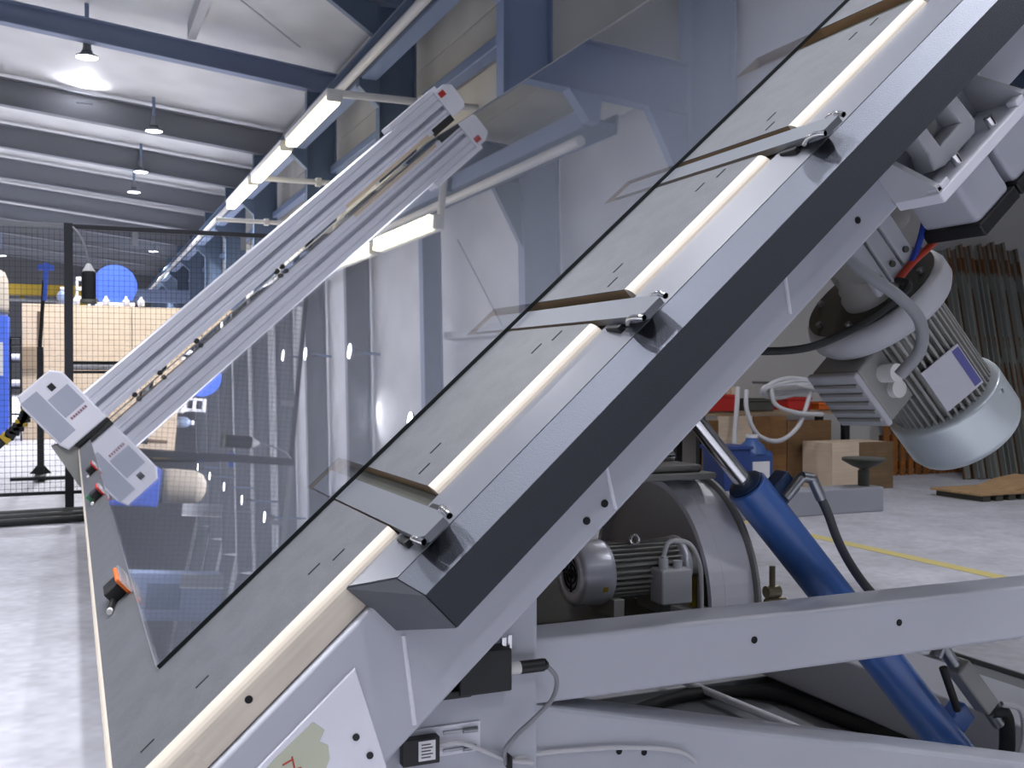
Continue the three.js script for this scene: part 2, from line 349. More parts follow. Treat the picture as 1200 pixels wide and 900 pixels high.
  for (const cx of [0.7, 2.2]) part('cross_beam', bb(cx - 0.05, cx + 0.05, -0.2, -0.06, -6.1, 0.235), M.white, table);
}
{
  const g = tilted('glass_sheet', 'large reflecting sheet of clear glass lying on the tilted table', 'glass', [0, 0.0006, 0]);
  part('pane', bb(0, 3.26, 0, 0.006, -6.02, 0), M.glass, g);
  part('cut_edge', bb(0, 3.26, 0, 0.0062, 0, 0.0022), M.glassEdge, g);
  part('cut_edge', bb(-0.0015, 0, 0, 0.0062, -6.02, 0.0022), M.clear, g);
}
// gripper arms lying in the slots
[[0.381, 'lowest gripper arm in the table slot nearest the left corner'], [0.79, 'middle gripper arm, second slot up the table edge'], [1.187, 'upper gripper arm, third slot up the table edge']].forEach(([x, label]) => {
  const t = tilted('gripper_arm', label, 'gripper', [x, -0.02, 0.1]);
  part('arm_bar', extY([[-0.022, -0.28], [0.022, -0.28], [0.022, 0.31], [0.016, 0.33], [-0.016, 0.33], [-0.022, 0.31]], 0.006, 0.017), M.arm, t);
  for (const s of [-1, 1]) {
    part('chrome_tip', tube([[s * 0.024, 0.008, 0.285], [s * 0.0245, 0.015, 0.3], [s * 0.0245, 0.017, 0.318], [s * 0.022, 0.013, 0.333]], 0.0042, 16), M.chrome, t);
    part('spring_block', bb(s * 0.029 - 0.005, s * 0.029 + 0.005, -0.004, 0.009, 0.235, 0.27, 0.002), M.dark, t);
  }
  part('side_screw', rod([0.028, 0.006, 0.275], [0.035, 0.006, 0.275], 0.006), M.chrome, t);
});
// edge stops at the left end of the glass
[[-0.7, 'orange', 'black edge stop with orange pad nearest the glass corner'], [-2.55, 'red', 'small edge stop with red pad and green clip, middle of three'], [-3.62, 'red', 'small red edge stop beside the bridge housing, farthest of three']].forEach(([z, c, label], i) => {
  const t = tilted('edge_stop', label, 'edge stop', [-0.03, 0, z]);
  part('block', bb(-0.025, 0.012, 0, 0.03, -0.045, 0.045, 0.004), M.dark, t);
  part('pad', bb(0.012, 0.02, 0, 0.04, -0.07, 0.07, 0.003), c === 'orange' ? M.orange : M.red, t);
  part('guard_plate', bb(0.021, 0.025, 0.003, 0.035, -0.09, 0.09), M.clear, t);
  part('screw', rod([-0.02, 0.008, 0.045], [-0.03, 0.008, 0.1], 0.006), M.black, t);
  part('screw_head', rod([-0.03, 0.008, 0.1], [-0.032, 0.008, 0.11], 0.006), M.cream, t);
  if (i === 1) part('clip', bb(-0.04, -0.025, 0, 0.03, -0.04, 0.0), M.green, t);
});
// measuring bridge lying across the far end of the glass
{
  const t = tilted('measuring_bridge', 'long aluminium bridge with white housings across the far end of the glass', 'bridge', [0, 0.007, -5.9]);
  const zf = 0;
  part('aluminium_beam', extX([[-0.2, 0.03], [-0.2, 0.25], [-0.012, 0.25], [0, 0.24], [0, 0.2], [-0.012, 0.195], [-0.012, 0.185], [0, 0.18], [0, 0.145], [-0.02, 0.138], [-0.02, 0.115], [0, 0.108], [0, 0.085], [-0.01, 0.08], [-0.01, 0.07], [0, 0.065], [0, 0.03]], 0.17, 3.5), M.alu, t);
  part('cable_groove', bb(0.17, 3.5, 0.117, 0.137, -0.019, -0.017), M.aluDark, t);
  part('top_cover', bb(3.05, 3.55, 0.25, 0.292, -0.19, -0.005, 0.008), M.plastic, t);
  const ec = part('end_cap', extZ([[3.5, 0.03], [3.5, 0.262], [3.6, 0.262], [3.66, 0.22], [3.66, 0.07], [3.63, 0.03]], -0.2, 0.012, 0.006), M.plastic, t);
  part('red_mark', bb(3.52, 3.575, 0.19, 0.235, 0.012, 0.014), M.red, ec);
  part('light_bar', bb(2.4, 3.25, 0.03, 0.055, 0, 0.006), M.board, t);
  part('roller_block', bb(3.3, 3.5, 0.005, 0.06, -0.03, 0.004), M.dark, t);
  for (const x of [0.4, 0.62, 0.95, 1.7, 1.75]) part('roller', rod([x, 0.02, -0.05], [x, 0.02, 0.0], 0.018), M.dark, t);
  const h = part('drive_housing', extZ([[-0.15, 0.03], [-0.17, 0.09], [-0.17, 0.42], [-0.14, 0.5], [0.12, 0.5], [0.17, 0.44], [0.17, 0.03]], -0.25, 0.03, 0.012), M.plastic, t, 'white plastic drive housing');
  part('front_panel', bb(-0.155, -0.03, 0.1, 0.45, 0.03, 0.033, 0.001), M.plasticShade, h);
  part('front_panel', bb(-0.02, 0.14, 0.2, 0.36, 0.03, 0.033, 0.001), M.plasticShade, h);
  part('window', bb(0.035, 0.075, 0.385, 0.43, 0.03, 0.034), M.dark, h);
  part('lettering', [0, 1, 2, 3, 4, 5, 6].map(k => bb(0.0 + k * 0.019, 0.013 + k * 0.019, 0.165, 0.182, 0.0335, 0.0345)), S(0x9a6f7c, 0.6), h);
  part('base_bracket', extZ([[-0.16, 0.09], [-0.09, 0.0], [-0.13, -0.06], [-0.2, -0.3], [-0.27, -0.2], [-0.215, 0.12]], -0.2, -0.02, 0.004), M.cast, t);
  part('foot', bb(-0.1, 0.17, 0, 0.03, -0.2, 0.02, 0.004), M.dark, t);
}
{
  const t = thing('cable_chain', 'black drag chain curling beside the bridge housing', 'cable chain', [-0.2, 0.72, -7.75]);
  for (let k = 0; k < 12; k++) {
    const a = 0.2 + k * 0.2, g = bb(-0.03, 0.03, -0.035, 0.035, -0.05, 0.05, 0.006);
    g.rotateZ(-a); g.translate(-0.19 + 0.17 * Math.sin(a) * 0.6 - 0.02 * k + 0.1, 0.14 - 0.025 * k, 0);
    part('chain_link', g, k % 4 === 2 ? M.yellow : M.dark, t);
  }
}

// ---------------------------------------------------------------- base frame
const base = thing('base_frame', 'white welded base frame with post, level beams and sloping braces', 'machine frame', [0.6, 0, -1.5]);
{
  const o = base.position, w = (x0, x1, y0, y1, z0, z1, r) => { const g = bb(x0, x1, y0, y1, z0, z1, r); g.translate(-o.x, -o.y, -o.z); return g; };
  const slope = (z0, z1) => { const g = extZ([[0.63, 0.55], [2.9, 0.02], [2.9, -0.02 + 0.0201], [2.46, 0.0001], [0.63, 0.43]], z0, z1, 0.008); g.translate(-o.x, -o.y, -o.z); return g; };
  part('hinge_post', w(0.33, 0.642, 0, 0.74, -1.53, -1.42, 0.008), M.white, base);
  part('upper_beam', w(0.62, 2.7, 0.545, 0.645, -1.53, -1.44, 0.008), M.white, base);
  part('sloping_brace', slope(-1.53, -1.44), M.white, base);
  part('hinge_post', w(0.33, 0.642, 0, 0.74, -3.05, -2.94, 0.008), M.white, base);
  part('upper_beam', w(0.62, 2.66, 0.555, 0.645, -3.0, -2.9, 0.008), M.white, base);
  part('sloping_brace', slope(-3.0, -2.9), M.white, base);
  part('cross_beam', w(2.1, 2.36, 0.05, 0.2, -2.9, -1.54, 0.008), M.white, base);
  part('cross_beam', w(0.4, 0.55, 0.4, 0.55, -2.95, -1.5, 0.008), M.white, base);
  part('mounting_plate', w(0.644, 1.3, 0.555, 0.57, -2.4, -1.54), M.castDark, base);
  const pad = part('levelling_pad', [rod([2.61 - o.x, 0.645, -2.95 - o.z], [2.61 - o.x, 0.7, -2.95 - o.z], 0.02), lathe([[0, 0.7], [0.04, 0.715], [0.075, 0.735], [0.075, 0.745], [0, 0.745]]).translate(2.61 - o.x, 0, -2.95 - o.z)], M.castDark, base);
  for (const x of [1.045, 1.355]) part('bolt_hole', rod([x - o.x, 0.605, -1.445 - o.z], [x - o.x, 0.605, -1.4388 - o.z], 0.006), M.slit, base);
  for (const [x, y] of [[0.79, 0.455], [0.835, 0.447]]) part('bolt_hole', rod([x - o.x, y, -1.445 - o.z], [x - o.x, y, -1.4388 - o.z], 0.005), M.slit, base);
}
{
  const t = thing('drip_tray', 'dark grey tray on the floor under the machine', 'tray', [0.66, 0, -1.6]);
  const tm = S(0x6f7276, 0.6);
  part('tray_floor', bb(0, 2.3, 0, 0.012, -1.28, 0), tm, t);
  part('rim', bb(0, 2.3, 0, 0.03, -1.29, -1.28), tm, t); part('rim', bb(2.3, 2.31, 0, 0.03, -1.29, 0), tm, t);
}
// ---------------------------------------------------------------- hydraulic cylinder
{
  const a = V(1.185, 0.835, -1.66), b = V(1.7, 0.265, -1.66), dir = a.clone().sub(b).normalize();
  const t = thing('hydraulic_cylinder', 'blue hydraulic cylinder with steel rod lifting the tilted table', 'cylinder', b.toArray());
  const L = a.distanceTo(b), R = new THREE.Quaternion().setFromUnitVectors(V(0, 1, 0), dir);
  const put = (n, g, m, p = t) => { g.applyQuaternion(R); return part(n, g, m, p); };
  put('barrel', lathe([[0, -0.06], [0.036, -0.06], [0.04, -0.05], [0.04, L - 0.004], [0.037, L], [0.0, L]]), M.cylBlue);
  put('gland', lathe([[0, L], [0.034, L], [0.034, L + 0.006], [0.02, L + 0.008], [0, L + 0.008]]), M.cylCap);
  put('piston_rod', lathe([[0, L], [0.0165, L], [0.0165, L + 0.32], [0, L + 0.32]]), M.chrome);
  const pb = new RoundedBoxGeometry(0.05, 0.05, 0.04, 2, 0.006); pb.translate(0.055, L - 0.06, 0); put('port_block', pb, M.cylCap);
  put('port_block', new RoundedBoxGeometry(0.05, 0.05, 0.04, 2, 0.006).translate(0.055, 0.03, 0), M.cylBlue);
  put('clevis', new RoundedBoxGeometry(0.07, 0.08, 0.05, 2, 0.01).translate(0, -0.08, 0), M.castDark);
}
{
  const t = thing('hydraulic_hose', 'dark grey hydraulic hose arching from the top port of the blue cylinder', 'hose', [1.29, 0.85, -1.63]);
  for (const [a, b] of [[[-0.03, -0.04, -0.01], [0.002, 0.0, 0]], [[0.002, 0.0, 0], [0.026, -0.004, 0]], [[0.026, -0.004, 0], [0.048, -0.045, 0]]]) part('fitting', rod(a, b, 0.0105), M.steel, t);
  part('hose', tube([[0.04, -0.03, 0], [0.065, -0.075, 0], [0.085, -0.12, 0], [0.115, -0.17, 0], [0.16, -0.225, 0], [0.21, -0.27, 0]], 0.009), S(0x4c4e52, 0.5), t);
}
{
  const t = thing('valve_assembly', 'grey steel valve with hoses beside the foot of the blue cylinder', 'valve', [1.72, 0.36, -1.62]);
  part('valve_body', (() => { const g = new RoundedBoxGeometry(0.04, 0.13, 0.04, 2, 0.005); g.rotateZ(0.72); g.translate(0.0, 0.04, 0); return g; })(), M.cast, t);
  for (const [a, b] of [[[-0.05, 0.09, 0], [-0.085, 0.135, 0]], [[-0.085, 0.135, 0], [-0.1, 0.11, 0]], [[0.05, -0.02, 0], [0.075, -0.05, 0]]]) part('fitting', rod(a, b, 0.013), M.steel, t);
  part('lever', rod([-0.09, 0.09, 0.01], [-0.055, 0.0, 0.015], 0.008), M.black, t);
  part('hose', tube([[0.05, -0.02, 0], [0.09, -0.03, 0], [0.1, -0.09, 0], [0.09, -0.16, 0]], 0.016), M.rubber, t);
  part('hose', tube([[0.06, 0.0, 0.02], [0.115, -0.02, 0.02], [0.125, -0.09, 0.02], [0.1, -0.15, 0.02]], 0.006), M.hose, t);
}
// ---------------------------------------------------------------- blower with its motor
{
  const yC = 0.6, zc = -1.885, Rr = 0.235, x0 = 1.11, x1 = 1.2;
  const t = thing('fan_housing', 'white drum-shaped fan housing behind the blue cylinder', 'fan housing', [1.16, 0.57, zc]);
  const arch = (R, y0) => [[zc + R, y0], ...circ(zc, yC, R, 30, 0, Math.PI), [zc - R, y0]].map(([z, y]) => [z - zc, y - 0.57]);
  const g = extX(arch(Rr, 0.57), x0 - 1.16 + 0.02, x1 - 1.16, 0.004); part('drum', g, M.plastic, t);
  const ring = new THREE.Shape(); arch(Rr, 0.57).forEach(([a, b], i) => i ? ring.lineTo(a, b) : ring.moveTo(a, b));
  const hole = new THREE.Path(); arch(Rr - 0.012, 0.585).reverse().forEach(([a, b], i) => i ? hole.lineTo(a, b) : hole.moveTo(a, b)); ring.holes.push(hole);
  const rg = new THREE.ExtrudeGeometry(ring, { depth: 0.03, bevelEnabled: false, curveSegments: 30 }); rg.rotateY(-Math.PI / 2); rg.translate(x0 - 1.16 + 0.022, 0, 0);
  part('front_rim', rg, M.plastic, t);
  part('rear_flange', extX(arch(Rr + 0.012, 0.57), x1 - 1.16, x1 - 1.16 + 0.006), M.cast, t);
  part('face_plate', extX(arch(Rr - 0.013, 0.585), x0 - 1.16 + 0.014, x0 - 1.16 + 0.019), S(0xcfd1d4, 0.6), t);
  part('top_duct', [bb(-0.14, 0.03, 0.267, 0.28, -0.1, 0.12, 0.004), bb(-0.14, 0.01, 0.28, 0.295, -0.08, 0.1, 0.006)], M.cast, t);
  part('duct_clamp', [rod([-0.1, 0.305, 0.0], [0.0, 0.305, 0.0], 0.012), rod([-0.08, 0.31, -0.06], [-0.02, 0.31, -0.06], 0.016)], M.chrome, t);
  part('yellow_sticker', bb(x0 - 1.16 + 0.012, x0 - 1.16 + 0.0139, 0.02, 0.12, 0.125, 0.15), S(0xa89a2a, 0.6), t);
  part('type_plate', bb(x0 - 1.16 + 0.012, x0 - 1.16 + 0.0139, 0.03, 0.1, 0.17, 0.195), S(0x3e4034, 0.5), t);
  part('drain_cock', [rod([0.09, 0.05, 0.2], [0.12, 0.05, 0.2], 0.012), rod([0.105, 0.05, 0.2], [0.105, 0.1, 0.2], 0.006), rod([0.09, 0.03, 0.2], [0.135, 0.03, 0.2], 0.008)], S(0x9a8f78, 0.4, 0.6), t);
}
function finned(parent, name, len, r, n, h, th, mat) {   // ribbed motor body along +y
  const list = [new THREE.CylinderGeometry(r, r, len, 32).translate(0, len / 2, 0)];
  for (let k = 0; k < n; k++) { const g = new THREE.BoxGeometry(h, len, th); g.translate(r + h / 2 - 0.001, len / 2, 0); g.rotateY(2 * Math.PI * k / n); list.push(g); }
  return part(name, list, mat, parent);
}
{
  const t = thing('fan_motor', 'silver finned motor lying in front of the white fan housing', 'motor', [0.835, 0.683, -1.71]);
  t.scale.setScalar(0.75); t.rotation.z = -Math.PI / 2;                    // motor axis runs along x
  part('fan_cover', lathe([[0.0, 0.012], [0.045, 0.012], [0.045, 0.0], [0.072, 0.0], [0.08, 0.012], [0.08, 0.075], [0.075, 0.09], [0.07, 0.09]]), M.alu, t);
  part('grille', [0, 1, 2].map(k => new THREE.TorusGeometry(0.012 + 0.013 * k, 0.0025, 6, 24).rotateX(Math.PI / 2).translate(0, 0.004, 0)).concat([rod([-0.045, 0.004, 0], [0.045, 0.004, 0], 0.003), rod([0, 0.004, -0.045], [0, 0.004, 0.045], 0.003)]), M.dark, t);
  part('fan_disc', lathe([[0, 0.013], [0.044, 0.013], [0.044, 0.016], [0, 0.016]]), M.black, t);
  const body = finned(t, 'motor_body', 0.2, 0.056, 30, 0.016, 0.004, M.cast); body.position.y = 0.085;
  part('end_shield', lathe([[0, 0.28], [0.074, 0.28], [0.076, 0.3], [0.05, 0.32], [0, 0.32]]), M.alu, t);
  part('shaft_flange', lathe([[0, 0.32], [0.03, 0.32], [0.03, 0.52], [0, 0.52]]), M.cast, t);
  const b = part('terminal_box', new RoundedBoxGeometry(0.085, 0.085, 0.06, 2, 0.006).translate(0.03, 0.235, 0.085), M.whiteDull, t);
  part('cable_gland', [rod([-0.012, 0.21, 0.09], [-0.04, 0.21, 0.09], 0.012), rod([-0.012, 0.25, 0.09], [-0.03, 0.25, 0.09], 0.011)], M.whiteDull, b);
  part('lifting_lug', [new THREE.TorusGeometry(0.012, 0.004, 8, 16).translate(-0.075, 0.17, 0.02)], M.chrome, t);
  for (const y of [0.09, 0.22]) part('motor_foot', bb(0.06, 0.105, y, y + 0.03, -0.06, 0.06, 0.003), M.cast, t);
  part('warning_sticker', (() => { const g = new THREE.CylinderGeometry(0.0806, 0.0806, 0.014, 6, 1, true, 0.3, 0.16); g.translate(0, 0.06, 0); return g; })(), M.yellow, t);
  part('cable', tube([[-0.04, 0.21, 0.09], [-0.075, 0.225, 0.09], [-0.07, 0.28, 0.09], [-0.02, 0.315, 0.085], [0.05, 0.325, 0.08], [0.1, 0.325, 0.08]], 0.006), M.hose, t);
}
// ---------------------------------------------------------------- geared motor under the table
{
  const t = tilted('gear_motor', 'large grey finned gear motor with round flange hanging under the table', 'motor', [1.39, -0.455, 0.0]);
  t.rotation.order = 'XYZ';
  // local y points to the table; the motor hangs along -y
  part('flange', lathe([[0, 0.0], [0.13, 0.0], [0.143, -0.008], [0.148, -0.02], [0.148, -0.042], [0.14, -0.055], [0.1, -0.072], [0, -0.072]], 56), M.whiteDull, t);
  part('flange_face', lathe([[0, 0.003], [0.134, 0.003], [0.134, 0.0], [0, 0.0]], 56), M.castDark, t);
  part('flange_bolt', [0.4, 1.2, 2.0, 2.8, 3.6, 4.4, 5.2, 6.0].map(a => rod([0.115 * Math.cos(a), 0.003, 0.115 * Math.sin(a)], [0.115 * Math.cos(a), 0.012, 0.115 * Math.sin(a)], 0.007, 0.007, 6)), M.steel, t);
  const body = finned(t, 'motor_body', 0.25, 0.085, 44, 0.02, 0.005, M.cast); body.position.y = -0.32;
  part('fan_cover', lathe([[0.09, -0.275], [0.116, -0.275], [0.12, -0.285], [0.12, -0.365], [0.112, -0.382], [0.085, -0.392], [0, -0.394]], 48), S(0xd4dde0, 0.32, 0.35), t);
  part('cover_screw', [0.3, 1.2, 2.1].map(a => rod([0.119 * Math.sin(a), -0.295, 0.119 * Math.cos(a)], [0.123 * Math.sin(a), -0.295, 0.123 * Math.cos(a)], 0.005)), M.chrome, t);
  const rt = (g, a) => { g.rotateY(a); return g; }, BA = -1.52;
  const box = part('terminal_box', rt(new RoundedBoxGeometry(0.13, 0.13, 0.08, 2, 0.006).translate(-0.02, -0.13, 0.125), BA), M.cast, t);
  part('box_lid', rt(new RoundedBoxGeometry(0.134, 0.134, 0.014, 2, 0.005).translate(-0.02, -0.13, 0.172), BA), M.whiteDull, box);
  for (let k = 0; k < 5; k++) part('lid_rib', rt(bb(-0.08, 0.04, -0.18 + 0.022 * k, -0.172 + 0.022 * k, 0.178, 0.183, 0.002), BA), M.cast, box);
  for (const y of [-0.11, -0.15]) part('cable_gland', rt(rod([0.044, y, 0.12], [y < -0.12 ? 0.06 : 0.082, y, 0.12], 0.018), BA), M.cream, box);
  const plate = part('name_plate', rt(bb(-0.045, 0.045, -0.25, -0.15, 0.105, 0.108), -0.3), S(0xc3c4cc, 0.4), t);
  part('plate_header', rt(bb(0.027, 0.043, -0.245, -0.155, 0.108, 0.1085), -0.3), S(0x5a5a9a, 0.5), plate);
  // gearbox between flange and table
  part('gear_housing', [bb(-0.02, 0.07, 0.003, 0.2, -0.06, 0.05, 0.01), bb(-0.06, 0.04, 0.06, 0.24, 0.05, 0.11, 0.008)], M.cast, t);
  for (let k = 0; k < 3; k++) {
    const pl = part('bolted_plate', bb(-0.075 + 0.042 * k, -0.04 + 0.042 * k, 0.04, 0.2, 0.11, 0.122, 0.003), M.whiteDull, t);
    for (const y of [0.07, 0.16]) part('plate_bolt', rod([-0.0575 + 0.042 * k, y, 0.122], [-0.0575 + 0.042 * k, y, 0.127], 0.006), M.castDark, pl);
  }
  part('hub', lathe([[0.06, 0.003], [0.06, 0.02], [0.054, 0.022], [0.054, 0.04], [0.047, 0.042], [0.047, 0.06], [0.04, 0.062], [0.04, 0.12], [0, 0.12]], 36).translate(-0.01, 0, 0.02), M.cast, t);
  part('bearing_stub', rod([0.06, 0.09, 0.0], [0.15, 0.09, 0.0], 0.045), M.cast, t);
}
// white bracket frame and valve blocks above the gear motor
{
  const t = tilted('drive_bracket', 'white steel bracket frame bolted to the beam under the black edge guard', 'bracket', [1.395, -0.2, 0.38]);
  part('base_plate', bb(-0.118, 0.16, -0.022, -0.004, -0.044, 0.05, 0.003), M.plastic, t);
  for (const x of [-0.118, 0.118]) part('end_web', extX([[0.05, -0.004], [0.05, 0.008], [-0.044, x > 0 ? 0.08 : 0.11], [-0.044, -0.004]], x, x + 0.009), M.whiteDull, t);
  for (const x of [-0.118, 0.1]) part('corner_flange', bb(x, x + 0.03, -0.004, 0.006, 0.03, 0.05, 0.002), M.plastic, t);
  part('bearing_yoke', extZ([[-0.075, 0.012], [-0.05, 0.004], [0.03, 0.004], [0.045, 0.02], [0.035, 0.1], [0.011, 0.1], [0.016, 0.036], [-0.04, 0.034], [-0.045, 0.1], [-0.069, 0.1], [-0.066, 0.04]], -0.02, 0.02, 0.004), M.whiteDull, t);
  part('bearing', rod([-0.015, 0.062, -0.044], [-0.015, 0.062, -0.005], 0.018), M.cast, t);
  for (const x of [-0.05, 0.045]) part('bolt', rod([x + 0.01, -0.004, 0.032], [x + 0.01, 0.014, 0.032], 0.008, 0.008, 6), M.chrome, t);
}
[[1.505, 'white valve block with black edges, lower one under the bracket'], [1.622, 'white valve block with black edges, upper one under the bracket']].forEach(([x, label], k) => {
  const t = tilted('valve_block', label, 'valve block', [x + 0.012, -0.34, 0.19]);
  part('body', bb(-0.05, 0.05, -0.05, 0.085, -0.06, 0.07, 0.012), M.white, t);
  for (const y of [0.07, -0.072]) part('black_edge', bb(-0.056, 0.056, y, y + 0.026, -0.064, 0.074, 0.004), M.dark, t);
  if (k === 0) part('link_pin', rod([0.05, -0.045, 0.03], [0.067, -0.045, 0.03], 0.014), M.black, t);
});
const wcable = (name, label, pts, r, m) => { const t = thing(name, label, 'cable', pts[0]); part('cable', tube(pts.map(p => [p[0] - pts[0][0], p[1] - pts[0][1], p[2] - pts[0][2]]), r), m, t); return t; };
// ---------------------------------------------------------------- cables round the drive
wcable('air_line', 'thin blue air line hanging from the bracket beside the red cable', [[1.476, 1.385, -1.5], [1.468, 1.331, -1.5], [1.452, 1.282, -1.5], [1.43, 1.24, -1.5]], 0.006, M.blueCable);
wcable('power_cable', 'short red cable running down towards the gear motor flange', [[1.52, 1.322, -1.5], [1.483, 1.287, -1.5], [1.441, 1.255, -1.5], [1.405, 1.22, -1.5]], 0.007, M.redCable);
wcable('power_cable', 'black cable crossing the dark flange face of the gear motor', [[1.405, 1.22, -1.5], [1.383, 1.205, -1.45], [1.314, 1.158, -1.44], [1.239, 1.118, -1.45], [1.165, 1.092, -1.46], [1.08, 1.087, -1.5], [1.0, 1.1, -1.56]], 0.007, M.rubber);
wcable('motor_cable', 'grey cable curving into the gland of the gear motor box', [[1.22, 1.27, -1.46], [1.269, 1.215, -1.42], [1.316, 1.179, -1.4], [1.352, 1.138, -1.39], [1.362, 1.09, -1.4], [1.345, 1.045, -1.43]], 0.011, M.cable);
// ---------------------------------------------------------------- sensors on the hinge post
{
  const t = thing('limit_switch', 'black limit switch box with round plug under the white side beam', 'switch', [0.555, 0.59, -1.42]);
  part('switch_body', bb(-0.05, 0.03, 0, 0.062, 0, 0.035, 0.003), M.dark, t);
  part('mounting_tab', bb(-0.09, -0.03, -0.003, 0.008, 0, 0.03, 0.002), M.dark, t);
  part('screw', [rod([0.022, 0.06, 0.02], [0.022, 0.075, 0.02], 0.005), rod([0.032, 0.058, 0.02], [0.032, 0.078, 0.02], 0.004)], M.chrome, t);
  part('socket', rod([0.03, 0.028, 0.02], [0.048, 0.028, 0.02], 0.009), M.cream, t);
  part('plug', [rod([0.048, 0.028, 0.02], [0.086, 0.028, 0.02], 0.0095), rod([0.086, 0.028, 0.02], [0.092, 0.026, 0.02], 0.0095, 0.006)], M.dark, t);
  const c = wcable('sensor_cable', 'thin grey cable hanging from the black plug on the hinge post', [[0.647, 0.616, -1.4], [0.66, 0.598, -1.395], [0.655, 0.57, -1.395], [0.628, 0.545, -1.395], [0.594, 0.52, -1.395], [0.58, 0.5, -1.4], [0.586, 0.475, -1.41]], 0.0035, M.cable);
  part('cable_tie', bb(-0.062, -0.058, -0.145, -0.125, -0.012, 0.006), M.black, c);
}
{
  const t = thing('proximity_switch', 'small black sensor with white printed label on a metal plate low on the post', 'sensor', [0.46, 0.5, -1.42]);
  part('back_plate', bb(-0.02, 0.088, -0.002, 0.042, 0, 0.003, 0.001), M.plastic, t);
  part('sensor_body', bb(-0.035, 0.02, -0.004, 0.034, 0.003, 0.02, 0.002), M.dark, t);
  const lb = part('print_label', bb(-0.012, 0.013, 0.002, 0.03, 0.02, 0.0206), M.label, t);
  part('print', [0, 1, 2, 3, 4].map(k => bb(-0.008, 0.006 + 0.003 * (k % 2), 0.006 + 0.0045 * k, 0.0078 + 0.0045 * k, 0.0206, 0.0209)), M.castDark, lb);
  part('bracket_slot', [bb(0.03, 0.065, 0.03, 0.034, 0.003, 0.006), bb(0.03, 0.065, 0.004, 0.008, 0.003, 0.006)], M.steel, t);
  part('clamp_screw', [rod([0.06, 0.032, 0.006], [0.082, 0.032, 0.006], 0.004), rod([0.06, 0.006, 0.006], [0.08, 0.006, 0.006], 0.004)], M.steel, t);
  part('cable', tube([[0.02, 0.018, 0.01], [0.05, 0.018, 0.012], [0.09, 0.0, 0.012], [0.13, -0.02, 0.01], [0.17, -0.03, 0.008]], 0.0035), M.hose, t);
}
wcable('clipped_cable', 'thin white cable clipped along the lower sloping brace', [[0.6, 0.478, -1.415], [0.66, 0.474, -1.432], [0.72, 0.47, -1.432], [0.8, 0.462, -1.432], [0.9, 0.44, -1.432], [0.95, 0.4, -1.45]], 0.0035, M.hose);
wcable('floor_cable', 'thick black cable winding over the floor under the machine', [[1.3, 0.035, -2.6], [1.75, 0.035, -2.8], [1.93, 0.035, -2.78], [2.04, 0.035, -2.68], [2.07, 0.035, -2.48], [2.1, 0.035, -2.2]], 0.02, M.rubber);
{ const t = thing('floor_tube', 'straight white tube lying on the floor under the machine', 'tube', [1.86, 0.045, -2.9]); part('pipe', rod([-0.04, 0, -0.1], [0.05, 0, 0.75], 0.012), M.plastic, t); }

// ---------------------------------------------------------------- right background, against the cross wall
const rr = rng(77);
{
  const t = thing('floor_line', 'yellow marking line painted on the concrete floor at the right', 'floor marking', [4.38, 0, -5]);
  part('stripe', bb(-0.05, 0.05, 0.0005, 0.002, -3, 3.5), M.yellowLine, t);
}
{
  const t = thing('floor_line', 'faint worn yellow line on the floor nearer the viewer, right of the blue cylinder', 'floor marking', [2.85, 0, -2.0]);
  part('stripe', bb(-0.03, 0.03, 0.0005, 0.0015, -1.0, 0.6), S(0xb9b6a6, 0.6), t);
}
const profs = [[8.12, 2.2, 0.13], [8.27, 2.36, 0.12], [8.42, 2.4, 0.14], [8.57, 2.26, 0.1], [8.71, 2.42, 0.13], [8.88, 2.45, 0.16], [9.1, 2.4, 0.2]];
profs.forEach(([x, h, w], i) => {
  const t = thing('steel_profile', ['leftmost rusty steel profile leaning on the wall', 'second steel profile from the left leaning on the wall', 'third steel profile from the left, grey and wide', 'fourth leaning steel profile, brown with rust', 'fifth leaning steel profile from the left', 'sixth leaning steel profile, next to the widest one', 'rightmost and widest leaning steel profile'][i], 'steel profile', [x, 0, -7.7 + 0.03 * (i % 3)], 'steel profiles leaning on the wall');
  const gs = [bb(-w / 2, w / 2, 0, h, -0.01, 0.0), bb(-w / 2, -w / 2 + 0.012, 0, h, 0, 0.08), bb(w / 2 - 0.012, w / 2, 0, h, 0, 0.08)];
  part('web', gs[0], i === 3 || i === 0 ? S(0x6e4c2c, 0.8, 0, { map: rustMap }) : M.rust, t);
  part('flange', gs[1], M.rust, t); part('flange', gs[2], M.rust, t);
  t.rotation.x = -0.21; t.rotation.z = -0.015;
});
{
  const t = thing('slatted_pallet', 'orange brown slatted wooden pallet standing on edge behind the gear motor', 'pallet', [8.15, 0, -8.3]);
  for (let k = 0; k < 11; k++) part('slat', bb(-0.56 + 0.105 * k, -0.5 + 0.105 * k, 0, 0.66 + 0.03 * rr(), 0, 0.03, 0.003), M.slatWood, t);
  for (const y of [0.06, 0.33, 0.58]) part('rail', bb(-0.56, 0.58, y, y + 0.08, -0.06, 0), S(0x7d5526, 0.8, 0, { map: plyMap }), t);
  const o = thing('wood_offcut', 'small orange wooden block on the wall beside the leaning profiles', 'wood', [8.2, 1.28, -8.38]);
  part('block', bb(-0.09, 0.12, 0, 0.16, -0.06, 0.06, 0.005), M.slatWood, o);
  const s = thing('wall_shelf', 'small wooden wall bracket under the orange block', 'shelf', [8.2, 1.24, -8.35]);
  part('board', bb(-0.12, 0.15, 0, 0.04, -0.1, 0.07, 0.004), M.slatWood, s);
}
